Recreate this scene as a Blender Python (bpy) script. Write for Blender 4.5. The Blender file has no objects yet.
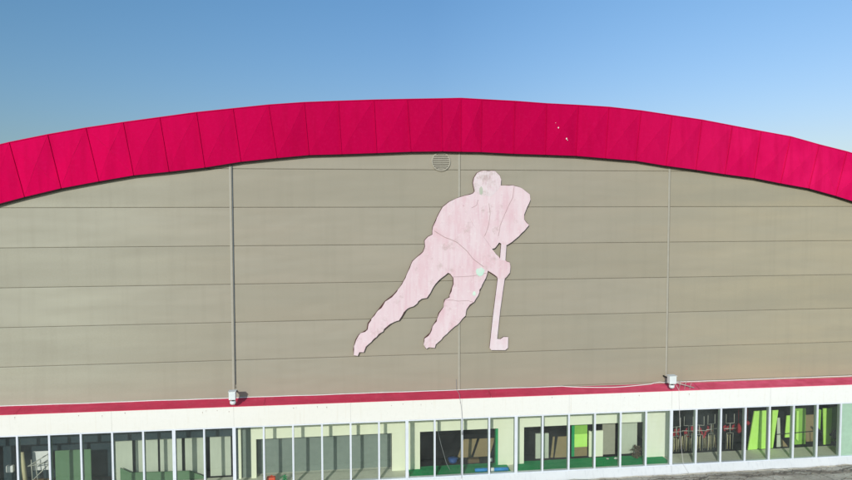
import bpy, math, random
from mathutils import Vector, Matrix
random.seed(7)
S = bpy.context.scene
COL = S.collection
R = math.radians

# ------------------------------------------------------------------ materials
def new_mat(name):
    m = bpy.data.materials.new(name); m.use_nodes = True
    return m, m.node_tree, m.node_tree.nodes, m.node_tree.links

def x_ramp(nt, x0, x1):
    tc = nt.nodes.new('ShaderNodeTexCoord'); sp = nt.nodes.new('ShaderNodeSeparateXYZ'); nt.links.new(tc.outputs['Object'], sp.inputs[0])
    r = nt.nodes.new('ShaderNodeMapRange'); r.inputs[1].default_value = x0; r.inputs[2].default_value = x1
    r.interpolation_type = 'SMOOTHSTEP'
    nt.links.new(sp.outputs['X'], r.inputs[0]); return r.outputs[0]

def mixc(nt, fac, a, b, mode='MIX'):
    n = nt.nodes.new('ShaderNodeMix'); n.data_type = 'RGBA'; n.blend_type = mode
    for sock, v in ((n.inputs[0], fac), (n.inputs[6], a), (n.inputs[7], b)):
        if hasattr(v, 'is_output') or isinstance(v, bpy.types.NodeSocket): nt.links.new(v, sock)
        elif isinstance(v, (int, float)): sock.default_value = v
        else: sock.default_value = (*v, 1)
    return n.outputs[2]

def noise(nt, scale=(1, 1, 1), s=3.0, detail=4, rough=.55, lo=.35, hi=.65, dist=0.0, coord='Object'):
    tc = nt.nodes.new('ShaderNodeTexCoord'); mp = nt.nodes.new('ShaderNodeMapping')
    mp.inputs['Scale'].default_value = scale
    nt.links.new(tc.outputs[coord], mp.inputs['Vector'])
    n = nt.nodes.new('ShaderNodeTexNoise'); n.inputs['Scale'].default_value = s
    n.inputs['Detail'].default_value = detail; n.inputs['Roughness'].default_value = rough
    n.inputs['Distortion'].default_value = dist
    nt.links.new(mp.outputs[0], n.inputs['Vector'])
    r = nt.nodes.new('ShaderNodeMapRange'); r.inputs[1].default_value = lo; r.inputs[2].default_value = hi
    nt.links.new(n.outputs['Fac'], r.inputs[0])
    return r.outputs[0]

def mat(name, base, rough=.6, var=None, layers=(), bump=None, metal=0.0, spec=.3, x_ramps=()):
    """layers: (colour, strength, dict(noise args)) blended over the base one after another"""
    m, nt, N, L = new_mat(name)
    b = N['Principled BSDF']
    b.inputs['Roughness'].default_value = rough; b.inputs['Metallic'].default_value = metal
    b.inputs['Specular IOR Level'].default_value = spec
    c = base
    for colr, a_, b_ in x_ramps: c = mixc(nt, x_ramp(nt, a_, b_), c, colr)
    if var is None: var = [(tuple(min(1, v * 1.12) for v in base), .5, dict(s=1.7)),
                           (tuple(v * .8 for v in base), .35, dict(s=9, detail=6))]
    for colr, st, kw in list(var) + list(layers):
        f = noise(nt, **kw)
        mu = N.new('ShaderNodeMath'); mu.operation = 'MULTIPLY'; mu.inputs[1].default_value = st
        L.new(f, mu.inputs[0])
        c = mixc(nt, mu.outputs[0], c, colr)
    if isinstance(c, tuple): b.inputs['Base Color'].default_value = (*c, 1)
    else: L.new(c, b.inputs['Base Color'])
    if bump:
        kw, dist = bump
        bn = N.new('ShaderNodeBump'); bn.inputs['Distance'].default_value = dist
        bn.inputs['Strength'].default_value = 1.0
        L.new(noise(nt, **kw), bn.inputs['Height']); L.new(bn.outputs[0], b.inputs['Normal'])
    return m

M = {}
M['wall'] = mat('beige_cladding', (.346, .302, .228), .6, x_ramps=[((.415, .395, .302), -4.5, -11), ((.400, .345, .235), 3, 10)],
    var=[((.36, .335, .265), .35, dict(scale=(.12, 1, .5), s=1.3, detail=3)),
         ((.29, .268, .208), .4, dict(scale=(.10, 1, .9), s=2.1, detail=2)),
         ((.27, .245, .185), .28, dict(scale=(2.2, 1, .12), s=1.6, detail=5, lo=.5, hi=.8)),
         ((.30, .285, .205), .25, dict(s=24, detail=5, lo=.4, hi=.8))],
    bump=(dict(scale=(.35, 1, 1.0), s=1.1, detail=2, lo=0, hi=1), .05))
M['wall2'] = mat('beige_cladding_light', (.356, .311, .238), .6, x_ramps=[((.425, .405, .312), -4.5, -11), ((.410, .355, .245), 3, 10)],
    var=[((.37, .345, .275), .35, dict(scale=(.12, 1, .5), s=1.1, detail=3)),
         ((.305, .283, .218), .35, dict(scale=(.14, 1, .9), s=2.3, detail=2)),
         ((.28, .255, .19), .25, dict(scale=(2.6, 1, .14), s=1.8, detail=5, lo=.5, hi=.8))],
    bump=(dict(scale=(.35, 1, 1.0), s=1.3, detail=2, lo=0, hi=1), .05))
M['groove'] = mat('panel_joint', (.20, .18, .14), .8)
M['strip'] = mat('cover_strip_paint', (.40, .37, .30), .5)
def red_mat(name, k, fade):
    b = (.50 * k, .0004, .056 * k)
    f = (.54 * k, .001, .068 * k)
    return mat(name, b, .75, x_ramps=[((.63 * k, .001, .073 * k), -3, -11), ((.70 * k, .008, .105 * k), 1.5, 11)],  # crimson gets lighter towards both ends of the arch
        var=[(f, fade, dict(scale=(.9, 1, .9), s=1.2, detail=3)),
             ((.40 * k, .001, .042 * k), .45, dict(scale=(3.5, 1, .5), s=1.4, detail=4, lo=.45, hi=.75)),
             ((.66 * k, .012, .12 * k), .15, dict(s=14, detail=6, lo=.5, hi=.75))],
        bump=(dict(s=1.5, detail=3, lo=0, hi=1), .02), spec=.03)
M['red'] = [red_mat('crimson_sheet', 1.0, .35), red_mat('crimson_sheet_deep', .965, .3), red_mat('crimson_sheet_light', 1.06, .6)]
M['red_fold'] = mat('crimson_fold_highlight', (.53, .003, .068), .8, x_ramps=[((.65, .006, .085), -3, -11), ((.71, .014, .11), 3, 11)], spec=.03)
M['red_dark'] = mat('fascia_lip_shade', (.02, .004, .008), .8)  # near-black: shade under the fascia put into the lip's colour
M['flash'] = mat('faded_crimson_flashing', (.60, .036, .085), .7, x_ramps=[((.80, .12, .21), -1, 9)],
    var=[((.66, .07, .13), .5, dict(scale=(.4, 1, 1), s=2, detail=4)),
         ((.44, .03, .065), .45, dict(scale=(1, 1, 5), s=3, detail=5)),
         ((.5, .25, .25), .25, dict(scale=(2, 1, 6), s=6, detail=5, lo=.55, hi=.8))])
M['white'] = mat('white_cladding', (.80, .775, .70), .5, x_ramps=[((.85, .84, .80), -3, 8)],
    var=[((.83, .82, .78), .4, dict(scale=(.2, 1, 1), s=1.2)),
         ((.62, .55, .42), .35, dict(scale=(7, 1, .5), s=2.0, detail=6, lo=.56, hi=.85)),
         ((.70, .69, .62), .3, dict(s=12, detail=5, lo=.5, hi=.8))])
M['alu'] = mat('white_window_frame', (.74, .77, .82), .4,
    var=[((.62, .66, .70), .4, dict(s=9, detail=4)), ((.80, .83, .88), .5, dict(s=2))])
M['inframe'] = mat('grey_inner_profile', (.30, .36, .32), .6)
M['sill'] = mat('white_sill', (.66, .67, .67), .5,
    var=[((.73, .74, .74), .6, dict(scale=(.5, 1, 1), s=2)), ((.45, .46, .47), .4, dict(scale=(3, 1, 1), s=5, detail=6, lo=.52, hi=.8))])
M['cream'] = mat('cream_plaster', (.84, .85, .66), .7, x_ramps=[((.86, .88, .76), -1, 6)],
    var=[((.76, .78, .58), .4, dict(scale=(2, 1, .7), s=2, detail=4)), ((.88, .90, .72), .5, dict(s=1.3))])
M['greywall'] = mat('grey_green_board', (.20, .245, .215), .7,
    var=[((.24, .285, .25), .6, dict(scale=(1, 1, .6), s=2)), ((.16, .20, .18), .4, dict(s=7, detail=5))])
M['palewall'] = mat('pale_green_board', (.52, .56, .45), .7,
    var=[((.56, .60, .50), .6, dict(s=1.5)), ((.44, .48, .39), .4, dict(scale=(3, 1, .6), s=4, detail=5))])
M['slate'] = mat('slate_blue_paint', (.020, .042, .052), .6)
M['dark'] = mat('dark_room', (.010, .012, .015), .9)  # darkness of the unlit room put into a near-black colour
M['floor'] = mat('concrete_floor', (.68, .69, .57), .8,
    var=[((.74, .74, .62), .6, dict(s=3)), ((.56, .57, .48), .5, dict(s=11, detail=6))])
M['carpet'] = mat('green_carpet', (.014, .32, .105), .95,
    var=[((.02, .40, .14), .6, dict(s=4)), ((.01, .20, .07), .5, dict(s=30, detail=6))])
M['tan'] = mat('tan_board', (.26, .20, .10), .8)
M['brown'] = mat('brown_card', (.13, .085, .04), .9)
M['lime'] = mat('lime_foam', (.50, .88, .15), .6,
    var=[((.42, .80, .10), .5, dict(scale=(3, 1, .5), s=2)), ((.62, .92, .30), .4, dict(s=5))])
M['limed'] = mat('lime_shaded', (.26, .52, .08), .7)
M['green'] = mat('green_panel', (.115, .215, .115), .6)
M['blue'] = mat('blue_plastic', (.02, .075, .26), .5)
M['cyan'] = mat('blue_mat', (.02, .25, .62), .5)
M['redc'] = mat('red_cloth', (.30, .02, .03), .8)
M['orange'] = mat('orange_red_plastic', (.75, .07, .015), .5)
M['steel'] = mat('pale_steel', (.46, .46, .40), .45, metal=.2)
M['wood'] = mat('pale_wood', (.55, .50, .30), .7)
M['whitebits'] = mat('white_paper', (.78, .78, .76), .7)
M['mint'] = mat('mint_blind', (.46, .60, .50), .6)
M['plantm'] = mat('dried_leaves', (.10, .075, .05), .9)
M['housing'] = mat('white_housing', (.72, .76, .75), .45)
M['blackp'] = mat('black_plastic', (.02, .022, .024), .5)
M['conduit'] = mat('grey_conduit', (.17, .19, .20), .5)
M['cable'] = mat('white_cable', (.78, .74, .72), .5)
M['wire'] = mat('grey_wire', (.30, .31, .33), .5)
M['vent'] = mat('beige_vent', (.40, .365, .29), .6)
M['ventdark'] = mat('vent_shadow', (.16, .14, .12), .9)
M['signedge'] = mat('brown_sign_edge', (.10, .045, .04), .8)
M['seam'] = mat('sign_seam', (.47, .34, .34), .8)
M['mintpatch'] = mat('mint_patch', (.50, .76, .60), .6, var=[((.68, .72, .66), .8, dict(s=6, detail=4))])
M['mintpale'] = mat('pale_mint_patch', (.62, .76, .64), .7)
M['headpatch'] = mat('blotched_pink_paint', (.74, .60, .61), .7,
    var=[((.44, .33, .30), .85, dict(scale=(1, 1, 1.3), s=3.0, detail=7, rough=.7, lo=.5, hi=.64)), ((.66, .44, .49), .6, dict(scale=(1, 1, 2), s=2.6, detail=5, lo=.48, hi=.68)), ((.76, .68, .69), .6, dict(scale=(20, 1, 3), s=2))])
M['olive'] = mat('olive_patch', (.42, .47, .36), .7, var=[((.6, .55, .5), .6, dict(s=14))])
# weathered pink of the sign
M['pink'] = mat('weathered_pink_paint', (.745, .575, .60), .7,
    var=[((.70, .455, .49), .8, dict(scale=(1.4, 1, .8), s=1.3, detail=4, lo=.47, hi=.66)),
         ((.80, .69, .70), .45, dict(scale=(4, 1, .5), s=1.8, detail=5, lo=.45, hi=.7)),
         ((.66, .40, .45), .4, dict(scale=(6, 1, .5), s=1.9, detail=6, lo=.53, hi=.7)),
         ((.50, .37, .35), .85, dict(s=2.6, detail=8, rough=.75, lo=.56, hi=.72)),
         ((.86, .80, .78), .3, dict(s=11, detail=7, lo=.56, hi=.7))])
M['pinklight'] = mat('paler_pink_paint', (.755, .61, .63), .7,
    var=[((.70, .50, .54), .5, dict(scale=(6, 1, .7), s=1.8, detail=5)),
         ((.77, .70, .71), .6, dict(s=3, detail=5)), ((.56, .42, .43), .3, dict(s=8, detail=7, rough=.7, lo=.52, hi=.7))])
def roof_membrane():
    m, nt, N, L = new_mat('bitumen_membrane')
    b = N['Principled BSDF']; b.inputs['Roughness'].default_value = .85
    f1 = noise(nt, s=2.2, detail=8, rough=.65); f2 = noise(nt, s=22, detail=6, lo=.4, hi=.7)
    f3 = noise(nt, scale=(1, 2.5, 1), s=1.1, detail=5, lo=.5, hi=.62)
    c = mixc(nt, f1, (.41, .375, .30), (.54, .50, .41))
    m2_ = nt.nodes.new('ShaderNodeMath'); m2_.operation = 'MULTIPLY'; m2_.inputs[1].default_value = .5; nt.links.new(f2, m2_.inputs[0])
    c = mixc(nt, m2_.outputs[0], c, (.38, .33, .27))
    c = mixc(nt, f3, c, (.58, .54, .45))
    L.new(c, b.inputs['Base Color'])
    bn = N.new('ShaderNodeBump'); bn.inputs['Distance'].default_value = .03
    L.new(noise(nt, s=14, detail=8, lo=0, hi=1), bn.inputs['Height']); L.new(bn.outputs[0], b.inputs['Normal'])
    return m
M['membrane'] = roof_membrane()
M['tar'] = mat('old_tar', (.16, .145, .12), .9)
M['ground'] = mat('ground_gravel', (.16, .15, .12), .95, var=[((.07, .09, .04), .8, dict(s=.05, detail=8)), ((.2, .19, .16), .5, dict(s=1.2, detail=6))])
M['roofm'] = mat('roof_sheet', (.30, .31, .32), .5)
def glass_mat():
    m, nt, N, L = new_mat('window_glass')
    N.remove(N['Principled BSDF'])
    tr = N.new('ShaderNodeBsdfTransparent'); tr.inputs[0].default_value = (.925, .958, .935, 1)
    gl = N.new('ShaderNodeBsdfGlossy'); gl.inputs['Roughness'].default_value = .03
    gl.inputs['Color'].default_value = (.85, .9, .95, 1)
    fr = N.new('ShaderNodeFresnel'); fr.inputs[0].default_value = 1.52
    ad = N.new('ShaderNodeMath'); ad.operation = 'MULTIPLY_ADD'; ad.inputs[1].default_value = 1.1; ad.inputs[2].default_value = .01
    L.new(fr.outputs[0], ad.inputs[0])
    mx = N.new('ShaderNodeMixShader'); L.new(ad.outputs[0], mx.inputs[0]); L.new(tr.outputs[0], mx.inputs[1]); L.new(gl.outputs[0], mx.inputs[2])
    # very thin film of dust catches the sun
    df = N.new('ShaderNodeBsdfDiffuse'); df.inputs[0].default_value = (.62, .72, .66, 1)
    m2 = N.new('ShaderNodeMixShader')
    d = N.new('ShaderNodeMapRange'); d.inputs[3].default_value = .012; d.inputs[4].default_value = .045
    L.new(noise(nt, scale=(1, 1, .6), s=1.2, detail=4), d.inputs[0]); L.new(d.outputs[0], m2.inputs[0])
    L.new(mx.outputs[0], m2.inputs[1]); L.new(df.outputs[0], m2.inputs[2])
    L.new(m2.outputs[0], N['Material Output'].inputs[0])
    return m
M['glass'] = glass_mat()

# ------------------------------------------------------------------ mesh helpers
class MB:
    def __init__(s): s.v = []; s.f = []; s.mi = []
    def add(s, verts, faces, mi=0):
        o = len(s.v); s.v += [tuple(v) for v in verts]
        s.f += [tuple(i + o for i in f) for f in faces]; s.mi += [mi] * len(faces); return s
    def box(s, x0, x1, y0, y1, z0, z1, mi=0, bev=0.0):
        if bev > 0:
            bev = min(bev, (x1 - x0) * .45, (y1 - y0) * .45, (z1 - z0) * .45)
            import bmesh
            bm = bmesh.new(); bmesh.ops.create_cube(bm, size=1)
            for v in bm.verts:
                v.co = Vector((x0 + (v.co.x + .5) * (x1 - x0), y0 + (v.co.y + .5) * (y1 - y0), z0 + (v.co.z + .5) * (z1 - z0)))
            bmesh.ops.bevel(bm, geom=bm.edges[:], offset=bev, segments=2, affect='EDGES', profile=.6)
            bm.verts.index_update()
            s.add([v.co[:] for v in bm.verts], [[v.index for v in f.verts] for f in bm.faces], mi); bm.free(); return s
        V = [(x0, y0, z0), (x1, y0, z0), (x1, y1, z0), (x0, y1, z0), (x0, y0, z1), (x1, y0, z1), (x1, y1, z1), (x0, y1, z1)]
        return s.add(V, [(0, 3, 2, 1), (4, 5, 6, 7), (0, 1, 5, 4), (1, 2, 6, 5), (2, 3, 7, 6), (3, 0, 4, 7)], mi)
    def tube(s, pts, r, n=8, mi=0):
        pts = [Vector(p) for p in pts]; rings = []
        for i, p in enumerate(pts):
            d = (pts[min(i + 1, len(pts) - 1)] - pts[max(i - 1, 0)]).normalized()
            a = d.cross(Vector((0, 0, 1)))
            if a.length < .01: a = d.cross(Vector((0, 1, 0)))
            a.normalize(); b = d.cross(a)
            rr = r[i] if isinstance(r, (list, tuple)) else r
            rings.append([p + (a * math.cos(t) + b * math.sin(t)) * rr for t in [2 * math.pi * k / n for k in range(n)]])
        V = [v for rg in rings for v in rg]; F = []
        for i in range(len(pts) - 1):
            for k in range(n):
                F.append((i * n + k, i * n + (k + 1) % n, (i + 1) * n + (k + 1) % n, (i + 1) * n + k))
        F.append(tuple(range(n))[::-1]); F.append(tuple((len(pts) - 1) * n + k for k in range(n)))
        return s.add(V, F, mi)
    def prism(s, poly, y0, y1, mi=0, side=None):
        """poly in x,z; extruded from y0 (front) to y1"""
        n = len(poly); side = mi if side is None else side
        V = [(x, y0, z) for x, z in poly] + [(x, y1, z) for x, z in poly]
        s.add(V, [tuple(range(n))], mi)
        s.f += []; o = len(s.v) - 2 * n
        s.f.append(tuple(o + n + i for i in range(n))[::-1]); s.mi.append(side)
        for i in range(n):
            j = (i + 1) % n; s.f.append((o + i, o + n + i, o + n + j, o + j)); s.mi.append(side)
        return s
    def build(s, name, mats, parent=None, smooth=False, loc=None, recalc=True):
        me = bpy.data.meshes.new(name); me.from_pydata(s.v, [], s.f)
        for m_ in (mats if isinstance(mats, (list, tuple)) else [mats]): me.materials.append(m_)
        for p, i in zip(me.polygons, s.mi): p.material_index = i; p.use_smooth = smooth
        me.update()
        import bmesh
        bm = bmesh.new(); bm.from_mesh(me)
        if recalc: bmesh.ops.recalc_face_normals(bm, faces=bm.faces[:]); bm.to_mesh(me); bm.free()
        o = bpy.data.objects.new(name, me); COL.objects.link(o)
        if parent: o.parent = parent
        if loc: o.location = loc
        return o

def tag(o, label=None, cat=None, group=None, kind=None):
    if label: o['label'] = label
    if cat: o['category'] = cat
    if group: o['group'] = group
    if kind: o['kind'] = kind
    return o
def empty(name, loc, label, cat, group=None):
    o = bpy.data.objects.new(name, None); COL.objects.link(o); o.location = loc
    return tag(o, label, cat, group)
def sub(parent, name, mb, m, smooth=False, label=None):
    """child mesh given in world coordinates under an Empty that may be moved"""
    l = parent.location
    mb.v = [(x - l.x, y - l.y, z - l.z) for x, y, z in mb.v]
    o = mb.build(name, m, parent, smooth)
    if label: o['label'] = label
    return o

def T(x): return -.0031 * x       # the gallery falls very slightly to the right
YG = -.40                          # outer face of the gallery
PITCH = 5.964 / 8                  # spacing of the window posts

# ------------------------------------------------------------------ arch data (metres)
TOP = [(-11.267, 1.605), (-10.373, 1.806), (-9.475, 1.983), (-8.587, 2.132), (-7.708, 2.27), (-6.812, 2.41), (-5.908, 2.521), (-5.022, 2.631), (-4.115, 2.711), (-3.238, 2.761), (-2.315, 2.809), (-1.439, 2.844), (-0.524, 2.877), (0.007, 2.898), (0.572, 2.877), (1.489, 2.847), (2.368, 2.799), (3.27, 2.772), (4.14, 2.736), (5.066, 2.653), (5.973, 2.539), (6.864, 2.428), (7.777, 2.28), (8.653, 2.137), (9.569, 1.996), (10.46, 1.778), (11.344, 1.586)]
BOT = [(-10.957, 0.269), (-10.099, 0.485), (-9.201, 0.662), (-8.37, 0.815), (-7.512, 0.91), (-6.633, 1.021), (-5.732, 1.175), (-4.825, 1.277), (-4.009, 1.361), (-3.164, 1.389), (-2.249, 1.428), (-1.344, 1.471), (-0.497, 1.489), (0.009, 1.483), (0.546, 1.48), (1.449, 1.442), (2.348, 1.423), (3.205, 1.4), (4.049, 1.339), (4.933, 1.277), (5.823, 1.145), (6.707, 1.041), (7.581, 0.92), (8.472, 0.816), (9.296, 0.668), (10.172, 0.528), (11.03, 0.313)]
# three more sheets on each side, outside the frame
for k in range(1, 5):
    TOP.insert(0, (TOP[0][0] - .87, TOP[0][1] - .215 - .02 * k)); BOT.insert(0, (BOT[0][0] - .83, BOT[0][1] - .215 - .02 * k))
    TOP.append((TOP[-1][0] + .87, TOP[-1][1] - .215 - .02 * k)); BOT.append((BOT[-1][0] + .83, BOT[-1][1] - .215 - .02 * k))
def interp(pts, x):
    for (a, za), (b, zb) in zip(pts, pts[1:]):
        if a <= x <= b: return za + (zb - za) * (x - a) / (b - a)
    return pts[0][1] if x < pts[0][0] else pts[-1][1]
XL, XR = BOT[0][0] + .1, BOT[-1][0] - .1

# ------------------------------------------------------------------ building
B = empty('arena_building', (0, 0, -7.25), 'beige sheet-clad sports hall with crimson arched roof edge and a white glazed gallery', 'building')
# wall panels, one metre high, between the vertical joints
joints = [XL, -12, -6, 0, 6, 12, XR]
rng = random.Random(3)
for a, b in zip(joints, joints[1:]):
    for zr in range(-6, 3):
        g = .0035
        x0, x1 = a + .010, b - .010
        z0 = max(zr, -5.35) + g; z1 = zr + 1 - g
        if z1 <= z0: continue
        n = max(2, int((x1 - x0) / .5)); cols = []
        for i in range(n + 1):
            x = x0 + (x1 - x0) * i / n
            t = min(z1, interp(TOP, x) - .12, interp(BOT, x) + .35)
            cols.append((x, t))
        # keep only the columns that stand above the row's foot
        run = [(x, t) for x, t in cols if t > z0 + .02]
        if len(run) < 2: continue
        mb = MB(); V = []; F = []; k = 0
        for x, t in run:
            h = t - z0; e = .012
            rows = [(z0, .014), (z0 + .003, .0), (z0 + min(.018, h * .3), -.006), (z0 + h * .5, -.010), (t - min(.018, h * .3), -.006), (t - .003, .0), (t, .014)]
            for z, y in rows: V.append((x, y, z))
        m_ = 7
        for i in range(len(run) - 1):
            for j in range(m_ - 1):
                F.append((i * m_ + j, (i + 1) * m_ + j, (i + 1) * m_ + j + 1, i * m_ + j + 1))
        mb.add(V, F)
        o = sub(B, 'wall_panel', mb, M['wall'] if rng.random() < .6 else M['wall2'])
# dark core behind the panel joints
mb = MB()
poly = [(XL, -5.5)] + [(XR, -5.5)] + [(x, z + .3) for x, z in reversed(BOT) if XL <= x <= XR]
mb.prism(poly, .015, .16); sub(B, 'wall_core', mb, M['groove'])
# vertical cover strips
for x in (-12, -6, 0, 6, 12):
    top = interp(BOT, x) + .05
    mb = MB(); mb.box(x - .050, x + .006, -.020, -.0125, -5.0, top, bev=.003); mb.box(x + .008, x + .022, -.013, .03, -5.0, top, mi=1)
    sub(B, 'cover_strip', mb, [M['strip'], M['groove']])

# arched roof edge: cross-broken crimson sheets with standing seams
YF = -.13
rng = random.Random(11)
for i in range(len(TOP) - 1):
    a, b, c, d = BOT[i], BOT[i + 1], TOP[i + 1], TOP[i]
    def P(p, y): return Vector((p[0], y, p[1]))
    j = [rng.uniform(-.004, .004) for _ in range(4)]
    q = [P(a, YF + j[0]), P(b, YF + j[1]), P(c, YF + j[2]), P(d, YF + j[3])]
    # diagonal break: the two halves lie at slightly different tilts
    cen = (q[0] + q[1] + q[2] + q[3]) / 4 + Vector((rng.uniform(-.03, .03), -.045 - rng.random() * .030, rng.uniform(-.06, .06)))
    mb = MB()
    mb.add([*q, cen, *[v + Vector((0, .05, 0)) for v in q]],
           [(0, 1, 4), (1, 2, 4), (2, 3, 4), (3, 0, 4), (0, 5, 6, 1), (2, 7, 8, 3), (1, 6, 7, 2), (3, 8, 5, 0)])
    x = (a[0] + b[0]) / 2
    w = rng.random()
    mi = (2 if w < .6 else 0) if abs(x) > 7 else (0 if w < .7 else 1)
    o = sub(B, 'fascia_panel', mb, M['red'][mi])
    # fold ridges of the cross-break, their highlight painted in as lighter crimson
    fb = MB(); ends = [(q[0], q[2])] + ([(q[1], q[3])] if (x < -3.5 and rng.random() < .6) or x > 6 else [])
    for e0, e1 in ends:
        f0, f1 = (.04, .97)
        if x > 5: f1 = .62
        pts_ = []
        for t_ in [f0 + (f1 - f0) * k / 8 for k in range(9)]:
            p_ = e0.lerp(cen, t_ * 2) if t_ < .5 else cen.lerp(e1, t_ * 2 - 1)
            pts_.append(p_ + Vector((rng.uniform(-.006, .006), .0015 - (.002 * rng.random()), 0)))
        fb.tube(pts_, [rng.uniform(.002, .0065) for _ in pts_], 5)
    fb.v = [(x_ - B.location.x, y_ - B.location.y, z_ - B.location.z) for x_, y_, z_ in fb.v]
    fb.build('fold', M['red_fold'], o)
    # seam at this sheet's left edge (child of the sheet)
    e = (P(d, 0) - P(a, 0)).normalized(); n = Vector((e.z, 0, -e.x))
    sb = MB(); w_ = .009
    A_, D_ = P(a, 0), P(d, 0)
    pr = [A_ - n * w_, A_ + n * w_, D_ + n * w_, D_ - n * w_]
    sb.add([(v.x, YF - .028, v.z) for v in pr] + [(v.x, YF + .02, v.z) for v in pr],
           [(0, 1, 2, 3), (7, 6, 5, 4), (0, 4, 5, 1), (1, 5, 6, 2), (2, 6, 7, 3), (3, 7, 4, 0)])
    l = B.location
    sb.v = [(x_ - l.x, y_ - l.y, z_ - l.z) for x_, y_, z_ in sb.v]
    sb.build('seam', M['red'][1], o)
for x, z, s_ in ((2.68, 2.15, .018), (2.91, 1.86, .024), (2.94, 1.82, .012), (2.60, 2.28, .008)):
    mb = MB(); n = 7; mb.add([(x + math.cos(6.283 * k / n) * s_ * rng.uniform(.5, 1.1), YF - .064, z + math.sin(6.283 * k / n) * s_ * rng.uniform(.6, 1.3)) for k in range(n)], [tuple(range(n))])
    sub(B, 'paint_chip', mb, M['white'])
# lower lip, top cap and roof
def ribbon(pts, dz0, dz1, y0, y1):
    mb = MB(); V = []; F = []
    for x, z in pts: V += [(x, y0, z + dz0), (x, y0, z + dz1), (x, y1, z + dz1), (x, y1, z + dz0)]
    for i in range(len(pts) - 1):
        for k in range(4):
            F.append((i * 4 + k, i * 4 + (k + 1) % 4, (i + 1) * 4 + (k + 1) % 4, (i + 1) * 4 + k))
    return mb.add(V, F)
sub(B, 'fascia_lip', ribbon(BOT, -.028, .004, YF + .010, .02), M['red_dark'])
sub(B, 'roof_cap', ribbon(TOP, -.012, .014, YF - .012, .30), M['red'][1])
mb = MB(); V = []; F = []
for x, z in TOP:
    for y in (.3, 10, 25, 45): V.append((x, y, z - .03))
for i in range(len(TOP) - 1):
    for k in range(3): F.append((i * 4 + k, (i + 1) * 4 + k, (i + 1) * 4 + k + 1, i * 4 + k + 1))
mb.add(V, F); sub(B, 'roof', mb, M['roofm'])
zl, zr_ = TOP[0][1], TOP[-1][1]
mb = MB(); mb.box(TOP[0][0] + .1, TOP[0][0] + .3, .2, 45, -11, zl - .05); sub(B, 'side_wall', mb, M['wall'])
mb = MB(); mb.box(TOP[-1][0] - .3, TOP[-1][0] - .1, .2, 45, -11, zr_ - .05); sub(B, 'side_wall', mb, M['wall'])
# round vent grille just under the arch
vc = Vector((-.513, 0, 1.222)); r = .235
mb = MB(); n = 40; V = []; F = []
for k in range(n):
    t = 2 * math.pi * k / n; c_, s_ = math.cos(t), math.sin(t)
    for rr, y in ((r + .028, -.010), (r + .028, -.032), (r, -.040), (r - .012, -.020)): V.append((vc.x + c_ * rr, y, vc.z + s_ * rr))
for k in range(n):
    k2 = (k + 1) % n
    for q_ in range(3): F.append((k * 4 + q_, k2 * 4 + q_, k2 * 4 + q_ + 1, k * 4 + q_ + 1))
mb.add(V, F); vent = sub(B, 'vent_grille', mb, M['vent'], True)
def vsub(name, mb, m):
    l = B.location; mb.v = [(x - l.x, y - l.y, z - l.z) for x, y, z in mb.v]; return mb.build(name, m, vent)
mb = MB(); mb.add([(vc.x + math.cos(2 * math.pi * k / n) * r, -.0125, vc.z + math.sin(2 * math.pi * k / n) * r) for k in range(n)], [tuple(range(n))]); vsub('backing', mb, M['ventdark'])
for k in range(9):
    z = -.20 + k * .05; w = math.sqrt(max(0, (r - .012) ** 2 - z * z))
    mb = MB(); x0, x1 = vc.x - w, vc.x + w; zz = vc.z + z
    mb.add([(x0, -.038, zz - .008), (x1, -.038, zz - .008), (x1, -.016, zz + .022), (x0, -.016, zz + .022), (x0, -.034, zz - .012), (x1, -.034, zz - .012)],
           [(0, 1, 2, 3), (0, 4, 5, 1)]); vsub('louvre', mb, M['vent'])

# sloping flashing over the gallery, in lengths
fx = [-16, -11.2, -5.2, .8, 6.8, 12.8, 16.5]
for k, (a, b) in enumerate(zip(fx, fx[1:])):
    mb = MB(); V = []; F = []; n = 14
    pr = [(.01, -5.02), (-.02, -5.022), (-.2, -5.070), (-.398, -5.116), (-.408, -5.120), (-.410, -5.132), (-.402, -5.134)]
    for i in range(n + 1):
        x = a + .003 + (b - a - .006) * i / n; wob = random.uniform(-.004, .004)
        for q_, (y, z) in enumerate(pr): V.append((x, y, z + T(x) + (wob if 0 < q_ < 4 else 0)))
    for i in range(n):
        for q_ in range(6): F.append((i * 7 + q_, (i + 1) * 7 + q_, (i + 1) * 7 + q_ + 1, i * 7 + q_ + 1))
    mb.add(V, F); sub(B, 'flashing', mb, M['flash'])
# white cladding band
bx = [-16, -12.0, -8.95, -5.964, -2.98, 0, 2.98, 5.964, 8.95, 12.0, 16]
for a, b in zip(bx, bx[1:]):
    mb = MB(); V = []; F = []; n = 6
    for i in range(n + 1):
        x = a + .0015 + (b - a - .003) * i / n
        for y, z in ((-.30, -5.127), (YG, -5.127), (YG - .002 + random.uniform(-.002, .002), -5.4), (YG, -5.655), (-.30, -5.655)): V.append((x, y, z + T(x)))
    for i in range(n):
        for q_ in range(4): F.append((i * 5 + q_, (i + 1) * 5 + q_, (i + 1) * 5 + q_ + 1, i * 5 + q_ + 1))
    mb.add(V, F); sub(B, 'white_band', mb, M['white'])
mb = MB(); mb.box(-16, 16, -.33, -.31, -5.65, -5.16); sub(B, 'band_backing', mb, M['groove'])
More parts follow.
